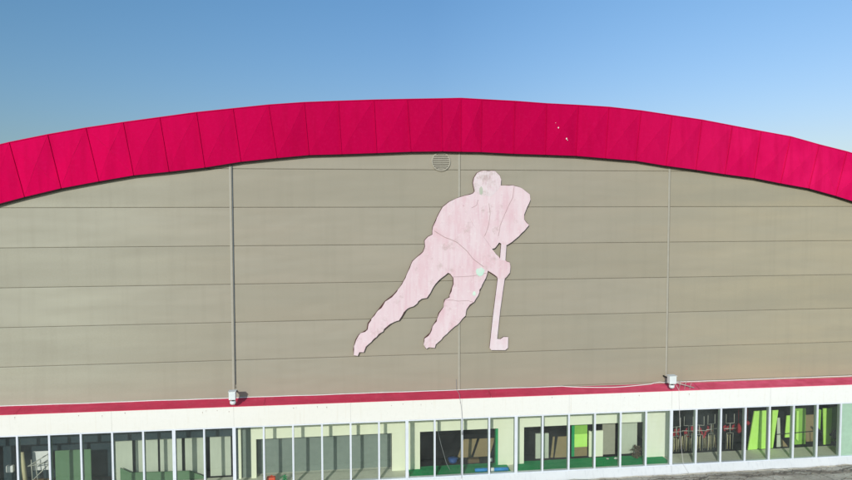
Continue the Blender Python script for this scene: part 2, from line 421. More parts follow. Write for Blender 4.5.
# rust spots and screw heads under the flashing
rr = random.Random(5)
for _ in range(42):
    x = rr.uniform(-12, 12); z = -5.19 - abs(rr.gauss(0, .035)) + T(x); s_ = rr.uniform(.006, .016)
    if abs(x) < 12 and (x < 1 or rr.random() < .4):
        mb = MB(); k = 7
        mb.add([(x + math.cos(2 * math.pi * q_ / k) * s_ * rr.uniform(.6, 1.2), YG - .0055, z + math.sin(2 * math.pi * q_ / k) * s_ * rr.uniform(.5, 1)) for q_ in range(k)], [tuple(range(k))])
        mb.add([(x - .003, YG - .005, z), (x + .003, YG - .005, z), (x + .002, YG - .005, z - rr.uniform(.02, .08))], [(0, 1, 2)])
        sub(B, 'rust_mark', mb, mat('rust_stain', (.33, .22, .17), .9) if 'rust' not in M else M['rust'])
        M.setdefault('rust', bpy.data.materials['rust_stain'])
# sill: apron in lengths
for a, b in zip(bx, bx[1:]):
    mb = MB(); V = []; F = []; n = 8
    pr = [(-.36, -7.255), (-.415, -7.258), (-.425, -7.275), (-.47, -7.37), (-.50, -7.44), (-.50, -7.53)]
    for i in range(n + 1):
        x = a + .0015 + (b - a - .003) * i / n
        for y, z in pr: V.append((x, y + random.uniform(-.003, .003), z + T(x)))
    for i in range(n):
        for q_ in range(5): F.append((i * 6 + q_, (i + 1) * 6 + q_, (i + 1) * 6 + q_ + 1, i * 6 + q_ + 1))
    mb.add(V, F); sub(B, 'sill', mb, M['sill'])

# windows: frame (part) with its pane (sub-part)
ZT, ZB = -5.655, -7.262
def wedge_box(mb, x0, x1, y0, y1, z0, z1):
    mb.add([(x, y, z + T(x)) for x, y, z in [(x0, y0, z0), (x1, y0, z0), (x1, y1, z0), (x0, y1, z0), (x0, y0, z1), (x1, y0, z1), (x1, y1, z1), (x0, y1, z1)]],
           [(0, 3, 2, 1), (4, 5, 6, 7), (0, 1, 5, 4), (1, 2, 6, 5), (2, 3, 7, 6), (3, 0, 4, 7)])
for k in range(-20, 20):
    x0, x1 = k * PITCH, (k + 1) * PITCH
    def hw(kk): return .040 if kk in (-10, -2, 2, 8, -8) else .0225
    l_, r_ = hw(k), hw(k + 1)
    mb = MB()
    wedge_box(mb, x0 + .001, x0 + l_, YG - .008, YG + .035, ZB, ZT)
    wedge_box(mb, x1 - r_, x1 - .001, YG - .008, YG + .035, ZB, ZT)
    wedge_box(mb, x0 + l_, x1 - r_, YG - .005, YG + .15, ZT - .030, ZT - .002)
    wedge_box(mb, x0 + l_, x1 - r_, YG - .005, YG + .12, ZB + .001, ZB + .028)
    w = sub(B, 'window', mb, M['alu'])
    fb = MB()
    wedge_box(fb, x0 + .003, x0 + l_ - .003, YG + .036, YG + .13, ZB, ZT)
    wedge_box(fb, x1 - r_ + .003, x1 - .003, YG + .036, YG + .13, ZB, ZT)
    fb.v = [(x - B.location.x, y - B.location.y, z - B.location.z) for x, y, z in fb.v]
    fb.build('inner_frame', M['inframe'], w)
    w['label'] = 'tall narrow white-framed pane of the gallery'
    mb = MB(); tl = random.uniform(-.0015, .0015)
    mb.add([(x0 + l_, YG + .03, ZB + .028 + T(x0)), (x1 - r_, YG + .03 + tl, ZB + .028 + T(x1)), (x1 - r_, YG + .03 + tl, ZT - .03 + T(x1)), (x0 + l_, YG + .03, ZT - .03 + T(x0))], [(0, 1, 2, 3)])
    l = B.location; mb.v = [(x - l.x, y - l.y, z - l.z) for x, y, z in mb.v]
    mb.build('pane', M['glass'], w, recalc=False)
    if k >= 15:
        mb = MB(); mb.box(x0 + l_ + .004, x1 - r_ - .004, YG + .05, YG + .058, ZB + .02 + T(x1), ZT - .02)
        mb.v = [(x - l.x, y - l.y, z - l.z) for x, y, z in mb.v]
        mb.build('blind', M['mint'], w)
        mb.mi

# ---- gallery interior (parts of the building)
FZ = -7.262
def part(name, x0, x1, y0, y1, z0, z1, m, bev=0.0, label=None):
    mb = MB(); mb.box(x0, x1, y0, y1, z0, z1, bev=bev); return sub(B, name, mb, m, label=label)
part('gallery_floor', -16, 16, YG + .03, .42, -7.6, FZ - .012, M['floor'])
part('gallery_ceiling', -16, 16, -.29, .04, -5.62, -5.56, M['cream'])
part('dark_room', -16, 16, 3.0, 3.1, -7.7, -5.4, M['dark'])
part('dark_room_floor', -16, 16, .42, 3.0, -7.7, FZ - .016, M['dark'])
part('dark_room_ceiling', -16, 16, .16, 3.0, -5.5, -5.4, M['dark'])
# inner wall: header and pillars in cream plaster
W0, W1 = .25, .40
part('inner_header', -5.63, 6.25, W0, W1, -6.215, -5.5, M['cream'])
part('inner_header', -16, -6.06, W0, W1, -6.09, -5.5, M['slate'])
for a, b in ((-5.965, -5.895), (-5.63, -5.50), (-1.845, -1.066), (1.150, 1.897), (5.50, 6.25)):
    top = -5.5 if a < -5.8 else -6.217
    part('inner_pillar', a, b, W0 + .001, W1 - .001, FZ - .012, top, M['cream'])
part('inner_partition', -5.895, -5.632, .34, .40, FZ - .012, -5.5, M['greywall'])
part('inner_partition', 6.13, 6.24, .402, 3.0, FZ - .012, -5.5, M['cream'])
part('inner_partition', -6.06, -5.97, W0, 3.0, FZ - .012, -5.5, M['slate'])
# recess backs
part('recess_board', -5.5, -1.845, .56, .62, FZ - .012, -5.6, M['greywall'])
part('recess_floor', -5.5, -1.845, .4, .57, FZ - .10, FZ - .012, M['floor'])
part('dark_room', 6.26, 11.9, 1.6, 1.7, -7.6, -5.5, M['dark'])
part('wall_edge', 1.085, 1.149, .26, .40, FZ - .01, -6.22, M['carpet'], label='green painted reveal of the inner opening')
part('inner_backdrop', -16, -6.06, .90, .96, FZ - .012, -5.5, M['slate'])

# ------------------------------------------------------------------ things in the gallery
def thing1(name, mb, m, label, cat, group=None, smooth=False):
    # one-mesh thing with its origin at its foot
    xs = [v[0] for v in mb.v]; ys = [v[1] for v in mb.v]; zs = [v[2] for v in mb.v]
    o = Vector(((min(xs) + max(xs)) / 2, (min(ys) + max(ys)) / 2, min(zs)))
    mb.v = [(x - o.x, y - o.y, z - o.z) for x, y, z in mb.v]
    ob = mb.build(name, m, None, smooth, o)
    return tag(ob, label, cat, group)
def leaning(x0, x1, xt0, xt1, y0, y1, z0, z1, th=.03):
    mb = MB()
    V = [(x0, y0, z0), (x1, y0, z0), (xt1, y1, z1), (xt0, y1, z1)]
    V2 = [(x, y + th, z) for x, y, z in V]
    return mb.add(V + V2, [(0, 1, 2, 3), (7, 6, 5, 4), (0, 4, 5, 1), (1, 5, 6, 2), (2, 6, 7, 3), (3, 7, 4, 0)])
def carpet(x0, x1, label):
    mb = MB(); nx, ny = 40, 6; V = []; F = []
    for i in range(nx + 1):
        for j in range(ny + 1):
            V.append((x0 + (x1 - x0) * i / nx, YG + .14 + (.42 - YG - .14) * j / ny, FZ - .004 + random.uniform(0, .006)))
    for i in range(nx):
        for j in range(ny): a = i * (ny + 1) + j; F.append((a, a + ny + 1, a + ny + 2, a + 1))
    mb.add(V, F); return thing1('carpet', mb, M['carpet'], label, 'carpet')
carpet(-1.40, 1.40, 'green carpet strip with the rolled blue mat lying on it')
carpet(1.58, 6.05, 'long green carpet strip in the bay with the lime panel and the dried plant')

# left section: pale boards, green panel, trestle
px = [(-9.17, -8.745, -7.23), (-8.665, -8.095, -7.23), (-8.04, -7.478, -7.23), (-7.396, -6.855, -7.23), (-6.747, -6.20, -7.24)]
names = ['first pale grey-green board behind the slate beam, beside the green panel', 'second pale grey-green board, above the low green tarp',
         'third pale grey-green board, in the middle of its row', 'fourth pale grey-green board, where the green tarp slopes down',
         'rightmost pale grey-green board, its foot clear of the green tarp']
for (a, b, z), nm in zip(px, names):
    mb = MB(); mb.box(a, b, .50, .525, FZ, -5.9, bev=.004); thing1('partition_board', mb, M['palewall'], nm, 'board', 'pale boards standing behind the left windows')
mb = MB(); mb.box(-10.60, -9.72, .30, .34, FZ, -6.30, bev=.006); thing1('green_board', mb, M['green'], 'upright plain green board behind the left windows, right of the trestle', 'board')
mb = MB(); mb.box(-10.76, -10.67, .30, .36, FZ, -6.30, bev=.006); thing1('timber_post', mb, M['palewall'], 'narrow pale upright just left of the green board', 'post')
mb = MB(); mb.prism([(-9.02, FZ), (-9.02, -6.86), (-8.76, -7.0), (-8.0, -7.02), (-7.3, -7.03), (-6.95, -7.17), (-6.80, FZ)], .36, .40)
thing1('tarp', mb, M['green'], 'low green tarp sloping down in front of the pale boards', 'tarp')
t = empty('trestle', (-11.05, .4, FZ), 'crossed pale metal bars of a trestle behind the second window from the left', 'trestle')
for i, (a, b) in enumerate((((-11.32, -6.72), (-10.72, -6.36)), ((-11.32, -6.72), (-10.78, -6.62)), ((-11.30, -7.18), (-10.78, -6.66)), ((-11.14, -6.64), (-11.08, -7.2)), ((-11.24, -6.55), (-11.22, FZ)), ((-10.82, -6.4), (-10.80, FZ)))):
    mb = MB(); mb.tube([(a[0], .42 + i * .004, a[1]), (b[0], .42 + i * .004, b[1])], .013); sub(t, 'brace' if i < 3 else 'leg', mb, M['steel'], True)
mb = MB(); mb.tube([(-11.36, .38, FZ), (-11.40, .38, -6.8), (-11.43, .38, -6.32)], [.05, .05, .045], 10); thing1('timber_pole', mb, M['wood'], 'pale yellowish pole standing left of the trestle', 'pole', smooth=True)
mb = MB(); mb.box(-11.33, -10.84, .72, .75, -6.95, -6.44, bev=.01); thing1('white_sheet', mb, M['whitebits'], 'small white panel seen through the bars of the trestle', 'panel')
mb = MB(); mb.box(-11.90, -11.62, .40, .48, FZ, -6.0, bev=.01); mb.box(-12.8, -11.98, .36, .42, FZ, -5.8, bev=.01)
thing1('slate_cabinet', mb, M['slate'], 'dark slate-green cabinet behind the leftmost window', 'cabinet')
mb = MB(); mb.box(-11.78, -11.60, .25, .36, -6.80, -6.62, bev=.03); thing1('white_bundle', mb, M['whitebits'], 'white bundle beside the first window post at the far left', 'bundle')

mb = leaning(-11.28, -10.60, -11.2, -10.62, .34, .44, FZ, -7.08, .05); thing1('brown_pile', mb, M['brown'], 'low brown heap of boards under the trestle at far left', 'boards')
# small things in the second bay
mb = MB(); mb.box(-5.19, -4.96, -.22, -.06, FZ, -7.10, bev=.03); mb.tube([(-5.1, -.14, -7.11), (-5.07, -.14, -7.06), (-5.0, -.14, -7.10)], .01)
thing1('red_crate', mb, M['orange'], 'small orange-red crate on the gallery floor behind the windows', 'crate')
def clump(name, x, y, z, rad, h, m, label, cat, n=60, seed=1):
    q = random.Random(seed); mb = MB()
    for k in range(6):
        a = q.uniform(0, 6.28); mb.tube([(x, y, z), (x + math.cos(a) * rad * .5, y + math.sin(a) * rad * .5, z + h * q.uniform(.6, 1))], .005, 5)
    for k in range(n):
        c = Vector((x + q.gauss(0, rad * .5), y + q.gauss(0, rad * .4), z + h * (.15 + .85 * q.random())))
        u = Vector((q.gauss(0, 1), q.gauss(0, 1), q.gauss(0, 1))).normalized() * rad * .3
        w = u.orthogonal().normalized() * rad * .14
        mb.add([c - u, c + w, c + u, c - w], [(0, 1, 2, 3)])
    return thing1(name, mb, m, label, cat)
clump('potted_plant', -4.73, -.12, FZ, .10, .16, M['carpet'], 'tiny dark green plant on the floor right of the red crate', 'plant', 50, 3)
clump('dried_plant', 5.22, .16, FZ, .15, .36, M['plantm'], 'clump of dried brown leaves standing on the green carpet', 'plant', 130, 4)

# third bay (dark opening)
mb = leaning(.10, .50, .335, .72, .95, 1.1, -7.30, -6.79); thing1('tan_board', mb, M['tan'], 'tan board leaning in the dark opening, left one of the pair', 'board', 'tan boards leaning in the dark opening')
mb = leaning(.57, 1.05, .80, 1.26, .95, 1.1, -7.32, -6.795); thing1('tan_board', mb, M['tan'], 'tan board leaning in the dark opening, right one against the green reveal', 'board', 'tan boards leaning in the dark opening')
t = empty('blue_bin', (-.08, .62, FZ), 'rounded blue bin in the dark opening left of the tan boards', 'bin')
mb = MB(); mb.tube([(-.08, .62, FZ), (-.08, .62, -7.16)], [.11, .135], 16); sub(t, 'body', mb, M['blue'], True)
mb = MB(); mb.tube([(-.08, .62, -7.16), (-.08, .62, -7.135), (-.08, .62, -7.12)], [.145, .14, .06], 16); sub(t, 'lid', mb, M['blue'], True)
mb = MB(); mb.box(.31, .66, .46, .62, FZ, -7.15, bev=.015); thing1('brown_box', mb, M['brown'], 'flat brown cardboard box in front of the left tan board', 'box')
mb = MB(); mb.box(.95, 1.06, .50, .58, FZ, -7.17, bev=.02); thing1('white_box', mb, M['whitebits'], 'little white box at the foot of the right tan board', 'box')
t = empty('exercise_mat', (.87, -.18, FZ), 'rolled bright blue mat lying on the green carpet', 'mat')
mb = MB(); mb.tube([(.40, -.16, FZ + .055), (.83, -.17, FZ + .055)], .05, 14); sub(t, 'roll', mb, M['cyan'], True)
mb = MB(); mb.tube([(.93, -.18, FZ + .055), (1.33, -.19, FZ + .055)], .05, 14); sub(t, 'roll', mb, M['cyan'], True)
mb = MB(); mb.tube([(.83, -.172, FZ + .055), (.93, -.178, FZ + .055)], .054, 14); sub(t, 'band', mb, M['whitebits'], True)
mb = MB(); mb.tube([(-.60, .05, -5.8), (-.585, .05, -6.2), (-.50, .05, -6.55), (-.36, .05, -7.05), (-.26, .05, FZ + .01)], .006, 6); thing1('loose_string', mb, M['wire'], 'thin slanting string hanging in front of the black opening', 'string')

# fourth bay
mb = MB(); mb.box(2.33, 2.72, .55, .62, FZ, -6.53, bev=.008); thing1('pale_cupboard', mb, M['palewall'], 'pale grey cupboard door standing in the dark opening, left of the brown boards', 'cupboard')
mb = leaning(2.785, 2.865, 2.90, 2.955, .58, .72, FZ, -6.70, .02); thing1('tan_plank', mb, M['tan'], 'narrow tan plank leaning left of the wide tan board', 'plank')
mb = leaning(2.90, 3.35, 3.045, 3.345, .56, .70, FZ, -6.70); thing1('tan_board', mb, M['tan'], 'wide tan board leaning between the plank and the lime panel', 'board')
t = empty('display_panel', (3.69, .6, FZ), 'upright panel with a glowing lime green square over brown', 'panel')
mb = MB(); mb.box(3.50, 3.89, .58, .62, -6.99, -6.605); sub(t, 'lime_square', mb, M['lime'])
mb = MB(); mb.box(3.50, 3.89, .582, .62, FZ, -6.994); sub(t, 'lower_board', mb, M['tan'])
mb = MB(); mb.box(3.50, 3.89, .582, .62, -6.601, -5.9); sub(t, 'upper_board', mb, M['limed'])
mb = MB(); mb.box(3.42, 3.498, .57, .63, FZ, -5.9); sub(t, 'edge_post', mb, M['carpet'])
mb = MB(); mb.box(3.91, 4.33, .48, .54, FZ, -6.50, bev=.006); thing1('white_door', mb, M['cream'], 'plain cream door leaf beside the lime panel', 'door')
mb = MB(); mb.box(4.36, 4.75, .60, .64, FZ, -6.3, bev=.006); thing1('grey_screen', mb, mat('beige_grey_board', (.34, .33, .26), .7), 'beige grey screen right of the cream door', 'screen')
mb = MB(); mb.box(4.92, 5.42, .58, .62, FZ, -5.9, bev=.006); thing1('grey_screen', mb, M['palewall'], 'wide pale grey screen behind the dried plant', 'screen')
mb = MB()
for k in range(7):
    a = random.uniform(0, 6.28); mb.tube([(3.98 + math.cos(a) * .03, .44, -6.5 + math.sin(a) * .03), (3.98 + math.cos(a) * .09, .40, -6.45 + math.sin(a) * .07)], .012, 5)
thing1('coat_hook', mb, M['blackp'], 'small dark hook rack on top of the cream door', 'hook')
for k, (x, y, w, h, lb) in enumerate(((4.38, .26, .045, .02, 'crumpled white scrap on the green carpet, left one of two'), (4.62, .22, .07, .05, 'crumpled white scrap on the green carpet, bigger right one of two'))):
    q = random.Random(k); mb = MB(); V = []; F = []; nn = 8
    for i in range(4):
        for j in range(nn):
            rr_ = w * math.sin((i + .6) / 4.2 * 3.1) * q.uniform(.7, 1.15); V.append((x + math.cos(j / nn * 6.28) * rr_, y + math.sin(j / nn * 6.28) * rr_, FZ + .003 + h * i / 3))
    for i in range(3):
        for j in range(nn): F.append((i * nn + j, i * nn + (j + 1) % nn, (i + 1) * nn + (j + 1) % nn, (i + 1) * nn + j))
    F.append(tuple(range(3 * nn, 4 * nn))); mb.add(V, F); thing1('paper_scrap', mb, M['whitebits'], lb, 'paper')

# fifth bay: stand of metal frames with red cloths
def frame_unit(x, y, label, redc):
    t = empty('steel_stand', (x, y, FZ), label, 'stand', 'forked steel stands behind the right windows'); t.rotation_euler.z = random.uniform(-.35, .35); t.scale.z = random.uniform(.96, 1.05)
    ST = M['steel']; z0 = FZ
    mb = MB(); mb.tube([(x, y, z0 + .52), (x, y, z0 + .78)], .011); sub(t, 'post', mb, ST, True)
    mb = MB(); mb.tube([(x - .13, y, z0 + 1.06), (x - .13, y, z0 + .79), (x + .13, y, z0 + .79), (x + .13, y, z0 + 1.06)], .011); sub(t, 'fork', mb, ST, True)
    mb = MB(); mb.tube([(x - .19, y, z0 + .63), (x + .21, y, z0 + .63)], .011); sub(t, 'crossbar', mb, ST, True)
    for s_ in (-1, 1):
        mb = MB(); mb.tube([(x, y, z0 + .50), (x + s_ * .10, y, z0 + .50), (x + s_ * .10, y + .02, z0)], .009); sub(t, 'leg', mb, ST, True)
        mb = MB(); mb.tube([(x + s_ * .035, y + .05, z0 + .44), (x + s_ * .045, y + .05, z0)], .009); sub(t, 'leg', mb, M['wood'], True)
    if redc:
        mb = MB(); q = random.Random(int(x * 100))
        for k in range(6):
            a = q.uniform(-.2, .14); c = z0 + q.uniform(.34, .62); w_ = q.uniform(.03, .10); h_ = q.uniform(.05, .15); sl = q.uniform(-.05, .05); yy = y + .05 + .02 * k
            mb.add([(x + a, yy, c), (x + a + w_, yy, c + sl), (x + a + w_ + sl, yy + .01, c + h_ + sl), (x + a + sl, yy + .01, c + h_)], [(0, 1, 2, 3)])
        sub(t, 'red_cloth', mb, M['redc'])
    return t
lbs = ['forked steel stand nearest the cream pillar, behind the first dark pane', 'forked steel stand at the right side of the first dark pane', 'forked steel stand at the left side of the second dark pane',
       'forked steel stand at the right side of the second dark pane', 'forked steel stand right before the dark gap', 'forked steel stand alone behind the third dark pane, left of the red lantern']
for x, lb in zip((6.60, 6.98, 7.32, 7.70, 8.03, 8.30), lbs): 
    if x == 8.03: continue
    frame_unit(x, .50, lb, True)
for k, (x, zt) in enumerate(((6.50, -6.9), (6.72, -6.85), (6.86, -6.9), (7.12, -6.85), (7.45, -6.85), (7.6, -6.8), (7.86, -6.45), (7.95, -6.85))):
    pass
t = empty('bamboo_screen', (7.2, .70, FZ), 'row of thin pale canes standing behind the steel stands', 'screen')
q = random.Random(8)
for k in range(34):
    x = 6.42 + k * .047; h = q.uniform(.3, .48) + (.35 if k in (30, 31) else 0)
    mb = MB(); mb.tube([(x, .72 + q.uniform(-.03, .03), FZ), (x + q.uniform(-.02, .02), .72, FZ + h)], .008, 6); sub(t, 'cane', mb, M['wood'] if k % 3 else M['tan'], True)
mb = MB(); mb.tube([(8.60, .55, -6.50), (8.60, .55, -6.60), (8.61, .55, -6.74), (8.61, .55, -6.80)], [.03, .085, .08, .02], 12); mb.tube([(8.60, .55, -6.5), (8.60, .55, -5.6)], .004, 5)
thing1('red_lantern', mb, M['redc'], 'round dark red lantern hanging left of the lime panels', 'lantern', smooth=True)
mb = MB(); mb.tube([(8.86, .5, -6.42), (8.87, .5, -6.48), (8.87, .5, -6.56)], [.03, .07, .02], 12); mb.tube([(8.86, .5, -6.43), (8.86, .5, -5.6)], .004, 5)
thing1('red_lantern', mb, M['redc'], 'smaller red lantern touching the first lime panel', 'lantern', smooth=True)

LG = 'lime green sheets standing in the right windows'
mb = MB(); mb.prism([(8.83, FZ), (9.12, FZ), (9.17, -6.10), (9.01, -6.10)], .40, .44); thing1('lime_sheet', mb, M['lime'], 'lime green sheet with slanted left edge, right of the red lanterns', 'sheet', LG)
mb = MB(); mb.prism([(9.20, FZ), (9.58, FZ), (9.56, -6.10), (9.20, -6.10)], .42, .46); thing1('lime_sheet', mb, M['lime'], 'upright lime green sheet with a pale streak, next to the slanted one', 'sheet', LG)
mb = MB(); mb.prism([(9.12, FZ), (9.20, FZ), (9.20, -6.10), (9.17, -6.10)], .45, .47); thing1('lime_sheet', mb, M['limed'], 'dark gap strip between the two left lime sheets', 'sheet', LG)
mb = MB(); mb.prism([(9.62, FZ), (9.66, FZ), (9.81, -6.11), (9.62, -6.11)], .44, .47); thing1('lime_sheet', mb, M['lime'], 'lime green wedge tapering to the floor behind the fourth right pane', 'sheet', LG)
mb = MB(); mb.prism([(10.13, -7.0), (10.36, -7.0), (10.36, -6.33), (10.17, -6.33)], .55, .58); thing1('lime_sheet', mb, M['lime'], 'short lime green sheet with raised foot', 'sheet', LG)
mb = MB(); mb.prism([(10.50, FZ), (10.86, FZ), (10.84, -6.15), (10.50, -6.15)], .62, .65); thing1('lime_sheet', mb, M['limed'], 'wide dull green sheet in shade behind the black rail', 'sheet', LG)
mb = MB(); mb.prism([(10.50, FZ + .2), (10.58, FZ + .12), (10.57, -6.2), (10.50, -6.2)], .56, .58); thing1('lime_sheet', mb, M['lime'], 'thin bright lime strip beside the dull green sheet', 'sheet', LG)
mb = MB(); mb.prism([(11.38, FZ), (11.62, FZ), (11.63, -6.14), (11.33, -6.14)], .50, .53); thing1('lime_sheet', mb, M['lime'], 'lime green sheet behind the rightmost clear pane beside the fan', 'sheet', LG)
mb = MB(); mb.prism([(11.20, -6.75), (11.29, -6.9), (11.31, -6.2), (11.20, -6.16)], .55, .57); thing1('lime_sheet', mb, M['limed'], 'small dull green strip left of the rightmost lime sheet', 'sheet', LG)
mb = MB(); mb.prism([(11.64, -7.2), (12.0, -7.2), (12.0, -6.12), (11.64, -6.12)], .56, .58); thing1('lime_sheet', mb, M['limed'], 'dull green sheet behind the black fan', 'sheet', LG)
mb = leaning(9.83, 9.97, 9.90, 9.98, .5, .6, FZ, -6.40, .02); thing1('tan_plank', mb, M['palewall'], 'pale narrow plank leaning right of the lime wedge', 'plank')
mb = leaning(9.98, 10.2, 9.98, 10.02, .5, .62, FZ, -7.0, .02); thing1('tan_plank', mb, M['tan'], 'low tan triangle of board beside the pale plank', 'plank')
mb = leaning(10.93, 11.25, 10.93, 11.22, .68, .74, FZ + .05, -6.4, .02); thing1('tan_board', mb, M['tan'], 'tan board in shade right of the dull green sheet', 'board')
t = empty('rail_stand', (10.3, .36, FZ), 'thin black horizontal rail on feet crossing in front of the lime sheets', 'rail')
mb = MB(); mb.tube([(9.72, .36, -6.82), (10.5, .36, -6.79), (11.18, .36, -6.76)], .014); sub(t, 'rail', mb, M['blackp'], True)
mb = MB(); mb.tube([(10.98, .36, -6.62), (11.2, .36, -6.86)], .03); sub(t, 'handle', mb, M['blackp'], True)
for x in (10.22, 10.95):
    mb = MB(); mb.tube([(x, .38, -6.8), (x + .02, .38, FZ)], .014); sub(t, 'leg', mb, M['blackp'], True)
t = empty('desk_fan', (11.69, .42, FZ), 'black pedestal fan right of the rightmost lime sheet', 'fan')
mb = MB(); n = 18; mb.tube([(11.71, .38, -6.93), (11.71, .46, -6.93)], [.15, .13], 20); sub(t, 'cage', mb, M['blackp'])
mb = MB(); mb.tube([(11.71, .45, -6.95), (11.71, .45, FZ + .02)], .016); sub(t, 'stem', mb, M['blackp'], True)
mb = MB(); mb.tube([(11.71, .45, FZ), (11.71, .45, FZ + .03)], [.13, .1], 18); sub(t, 'base', mb, M['blackp'], True)
mb = MB(); mb.box(11.50, 11.56, .40, .44, -6.96, -6.90, bev=.01); mb.tube([(11.53, .42, -6.93), (11.66, .42, -6.93)], .02); sub(t, 'motor_knob', mb, M['blackp'])

# ------------------------------------------------------------------ hockey player sign
PL = [(0.454, 0.919), (0.572, 0.974), (0.944, 0.976), (1.077, 0.852), (1.117, 0.739), (1.106, 0.583), (1.437, 0.589), (1.613, 0.546), (1.787, 0.443), (1.916, 0.346), (1.934, 0.204), (1.845, 0.005), (1.762, -0.204), (1.763, -0.335), (1.899, -0.489), (1.765, -0.647), (1.62, -0.788), (1.444, -0.931), (1.283, -1.031), (1.22, -1.045)]
ARM = []
BODY = PL + [(1.124, -0.988), (1.068, -0.961), (0.952, -1.11), (0.860, -1.136), (1.103, -1.411), (1.243, -1.44), (1.279, -1.482), (1.366, -1.51), (1.385, -1.62), (1.368, -1.79), (1.28, -1.90), (1.192, -1.976), (1.03, -1.963), (1.016, -1.899), (0.757, -1.724), (0.738, -1.811), (0.614, -2.093), (0.47, -2.402), (0.396, -2.556), (0.269, -2.655), (0.153, -2.778), (0.126, -2.936), (-0.017, -3.114), (-0.246, -3.299), (-0.476, -3.504), (-0.676, -3.703), (-0.704, -3.798), (-0.846, -3.775), (-0.944, -3.808), (-0.987, -3.705), (-0.976, -3.534), (-0.818, -3.394), (-0.76, -3.232), (-0.618, -3.004), (-0.588, -2.863), (-0.446, -2.695), (-0.429, -2.499), (-0.304, -2.445), (-0.26, -2.277), (-0.191, -2.08), (-0.191, -1.911), (-0.276, -1.796), (-0.337, -1.765), (-0.533, -1.914), (-0.732, -2.128), (-0.817, -2.294), (-0.896, -2.428), (-1.064, -2.452), (-1.262, -2.645), (-1.451, -2.709), (-1.573, -2.909), (-1.657, -3.031), (-1.829, -3.07), (-2.05, -3.249), (-2.329, -3.511), (-2.581, -3.712), (-2.635, -3.866), (-2.746, -3.863), (-2.776, -3.946), (-2.869, -3.943), (-2.887, -3.786), (-2.829, -3.535), (-2.743, -3.398), (-2.525, -3.264), (-2.497, -3.095), (-2.216, -2.738), (-2.046, -2.519), (-1.799, -2.327), (-1.627, -2.131), (-1.486, -1.883), (-1.299, -1.445), (-1.015, -1.196), (-0.961, -1.057), (-0.972, -0.887), (-0.88, -0.789), (-0.763, -0.733), (-0.747, -0.527), (-0.595, -0.192), (-0.481, 0.006), (-0.31, 0.142), (0.001, 0.274), (0.343, 0.368), (0.389, 0.428), (0.342, 0.653), (0.372, 0.793)]
def rough_edge(poly, amp, step, seed):
    q = random.Random(seed); out = []
    for i, a in enumerate(poly):
        b = poly[(i + 1) % len(poly)]; L_ = math.hypot(b[0] - a[0], b[1] - a[1]); n = max(1, int(L_ / step))
        for k in range(n):
            t = k / n; out.append((a[0] + (b[0] - a[0]) * t + (q.uniform(-amp, amp) if k else 0), a[1] + (b[1] - a[1]) * t + (q.uniform(-amp, amp) if k else 0)))
    return out
SG = empty('hockey_player_sign', (0, -.02, -3.95), 'flat faded pink cutout of a hockey player with a stick mounted on the beige wall', 'sign')
def grow(poly, d):
    A = sum(poly[i][0] * poly[(i + 1) % len(poly)][1] - poly[(i + 1) % len(poly)][0] * poly[i][1] for i in range(len(poly)))
    sg = 1 if A > 0 else -1; out = []
    for i, p in enumerate(poly):
        a, b = Vector(poly[i - 1]), Vector(poly[(i + 1) % len(poly)]); t = (b - a).normalized()
        out.append((p[0] + t.y * d * sg, p[1] - t.x * d * sg))
    return out
mb = MB(); mb.prism(grow(BODY, .011), -.082, -.055); sub(SG, 'backing_plate', mb, M['signedge'])
def rag(poly):
    q = random.Random(4); return [(x + (q.uniform(-.022, .022) if z < -2.0 and x < .75 else 0), z + (q.uniform(-.012, .012) if z < -2.0 and x < .75 else 0)) for x, z in rough_edge(poly, .009, .085, 2)]
mb = MB(); mb.prism(rag(BODY), -.11, -.0825, 0, 1); sub(SG, 'player_figure', mb, [M['pink'], M['signedge']])
STK = [(1.124, -.99), (1.27, -1.04), (1.243, -1.44), (1.225, -1.95), (1.104, -2.81), (1.022, -3.60), (1.113, -3.61), (1.199, -3.554), (1.331, -3.558), (1.325, -3.86), (1.249, -3.918), (.86, -3.905), (.811, -3.842), (.90, -3.0), (1.03, -1.96), (1.09, -1.42)]
mb = MB(); mb.prism(STK, -.1135, -.0585, 0, 1); sub(SG, 'hockey_stick', mb, [M['pinklight'], M['signedge']])
HEAD = [(0.454, 0.919), (0.572, 0.974), (0.944, 0.976), (1.077, 0.852), (1.117, 0.739), (1.106, 0.583), (1.02, .45), (.85, .28), (.62, .30), (.46, .36), (0.389, 0.428), (0.342, 0.653), (0.372, 0.793)]
mb = MB(); mb.prism([(.75 + (x - .75) * .985, .65 + (z - .65) * .985) for x, z in HEAD], -.1145, -.108, 0, 1); sub(SG, 'head', mb, [M['headpatch'], M['pinklight']])
SLV = [(-.70, -.63), (-.45, -.30), (-.20, -.02), (.10, .02), (.345, -.476), (.632, -.80), (.866, -1.128), (1.10, -1.43), (1.24, -1.455), (1.35, -1.53), (1.35, -1.78), (1.19, -1.95), (1.04, -1.94), (1.016, -1.88), (.75, -1.70), (.634, -1.61), (.347, -1.397), (.175, -1.178), (-.083, -.951), (-.424, -.808)]
mb = MB(); mb.prism(SLV, -.1185, -.109, 0, 1); sub(SG, 'arm', mb, [M['pinklight'] if False else M['pink'], M['seam']])
def patch(cx, cz, rx, rz, m, seed, y, name, n=14):
    q = random.Random(seed); mb = MB()
    poly = [(cx + math.cos(6.283 * k / n) * rx * q.uniform(.8, 1.12), cz + math.sin(6.283 * k / n) * rz * q.uniform(.8, 1.12)) for k in range(n)]
    mb.prism(poly, y, y + .004); sub(SG, name, mb, m)
patch(.545, -1.752, .125, .125, M['mintpatch'], 1, -.1215, 'mint_patch')
patch(.379, -2.343, .045, .07, M['mintpale'], 2, -.1145, 'mint_patch')
patch(.565, .44, .05, .12, M['olive'], 3, -.1185, 'faded_patch')
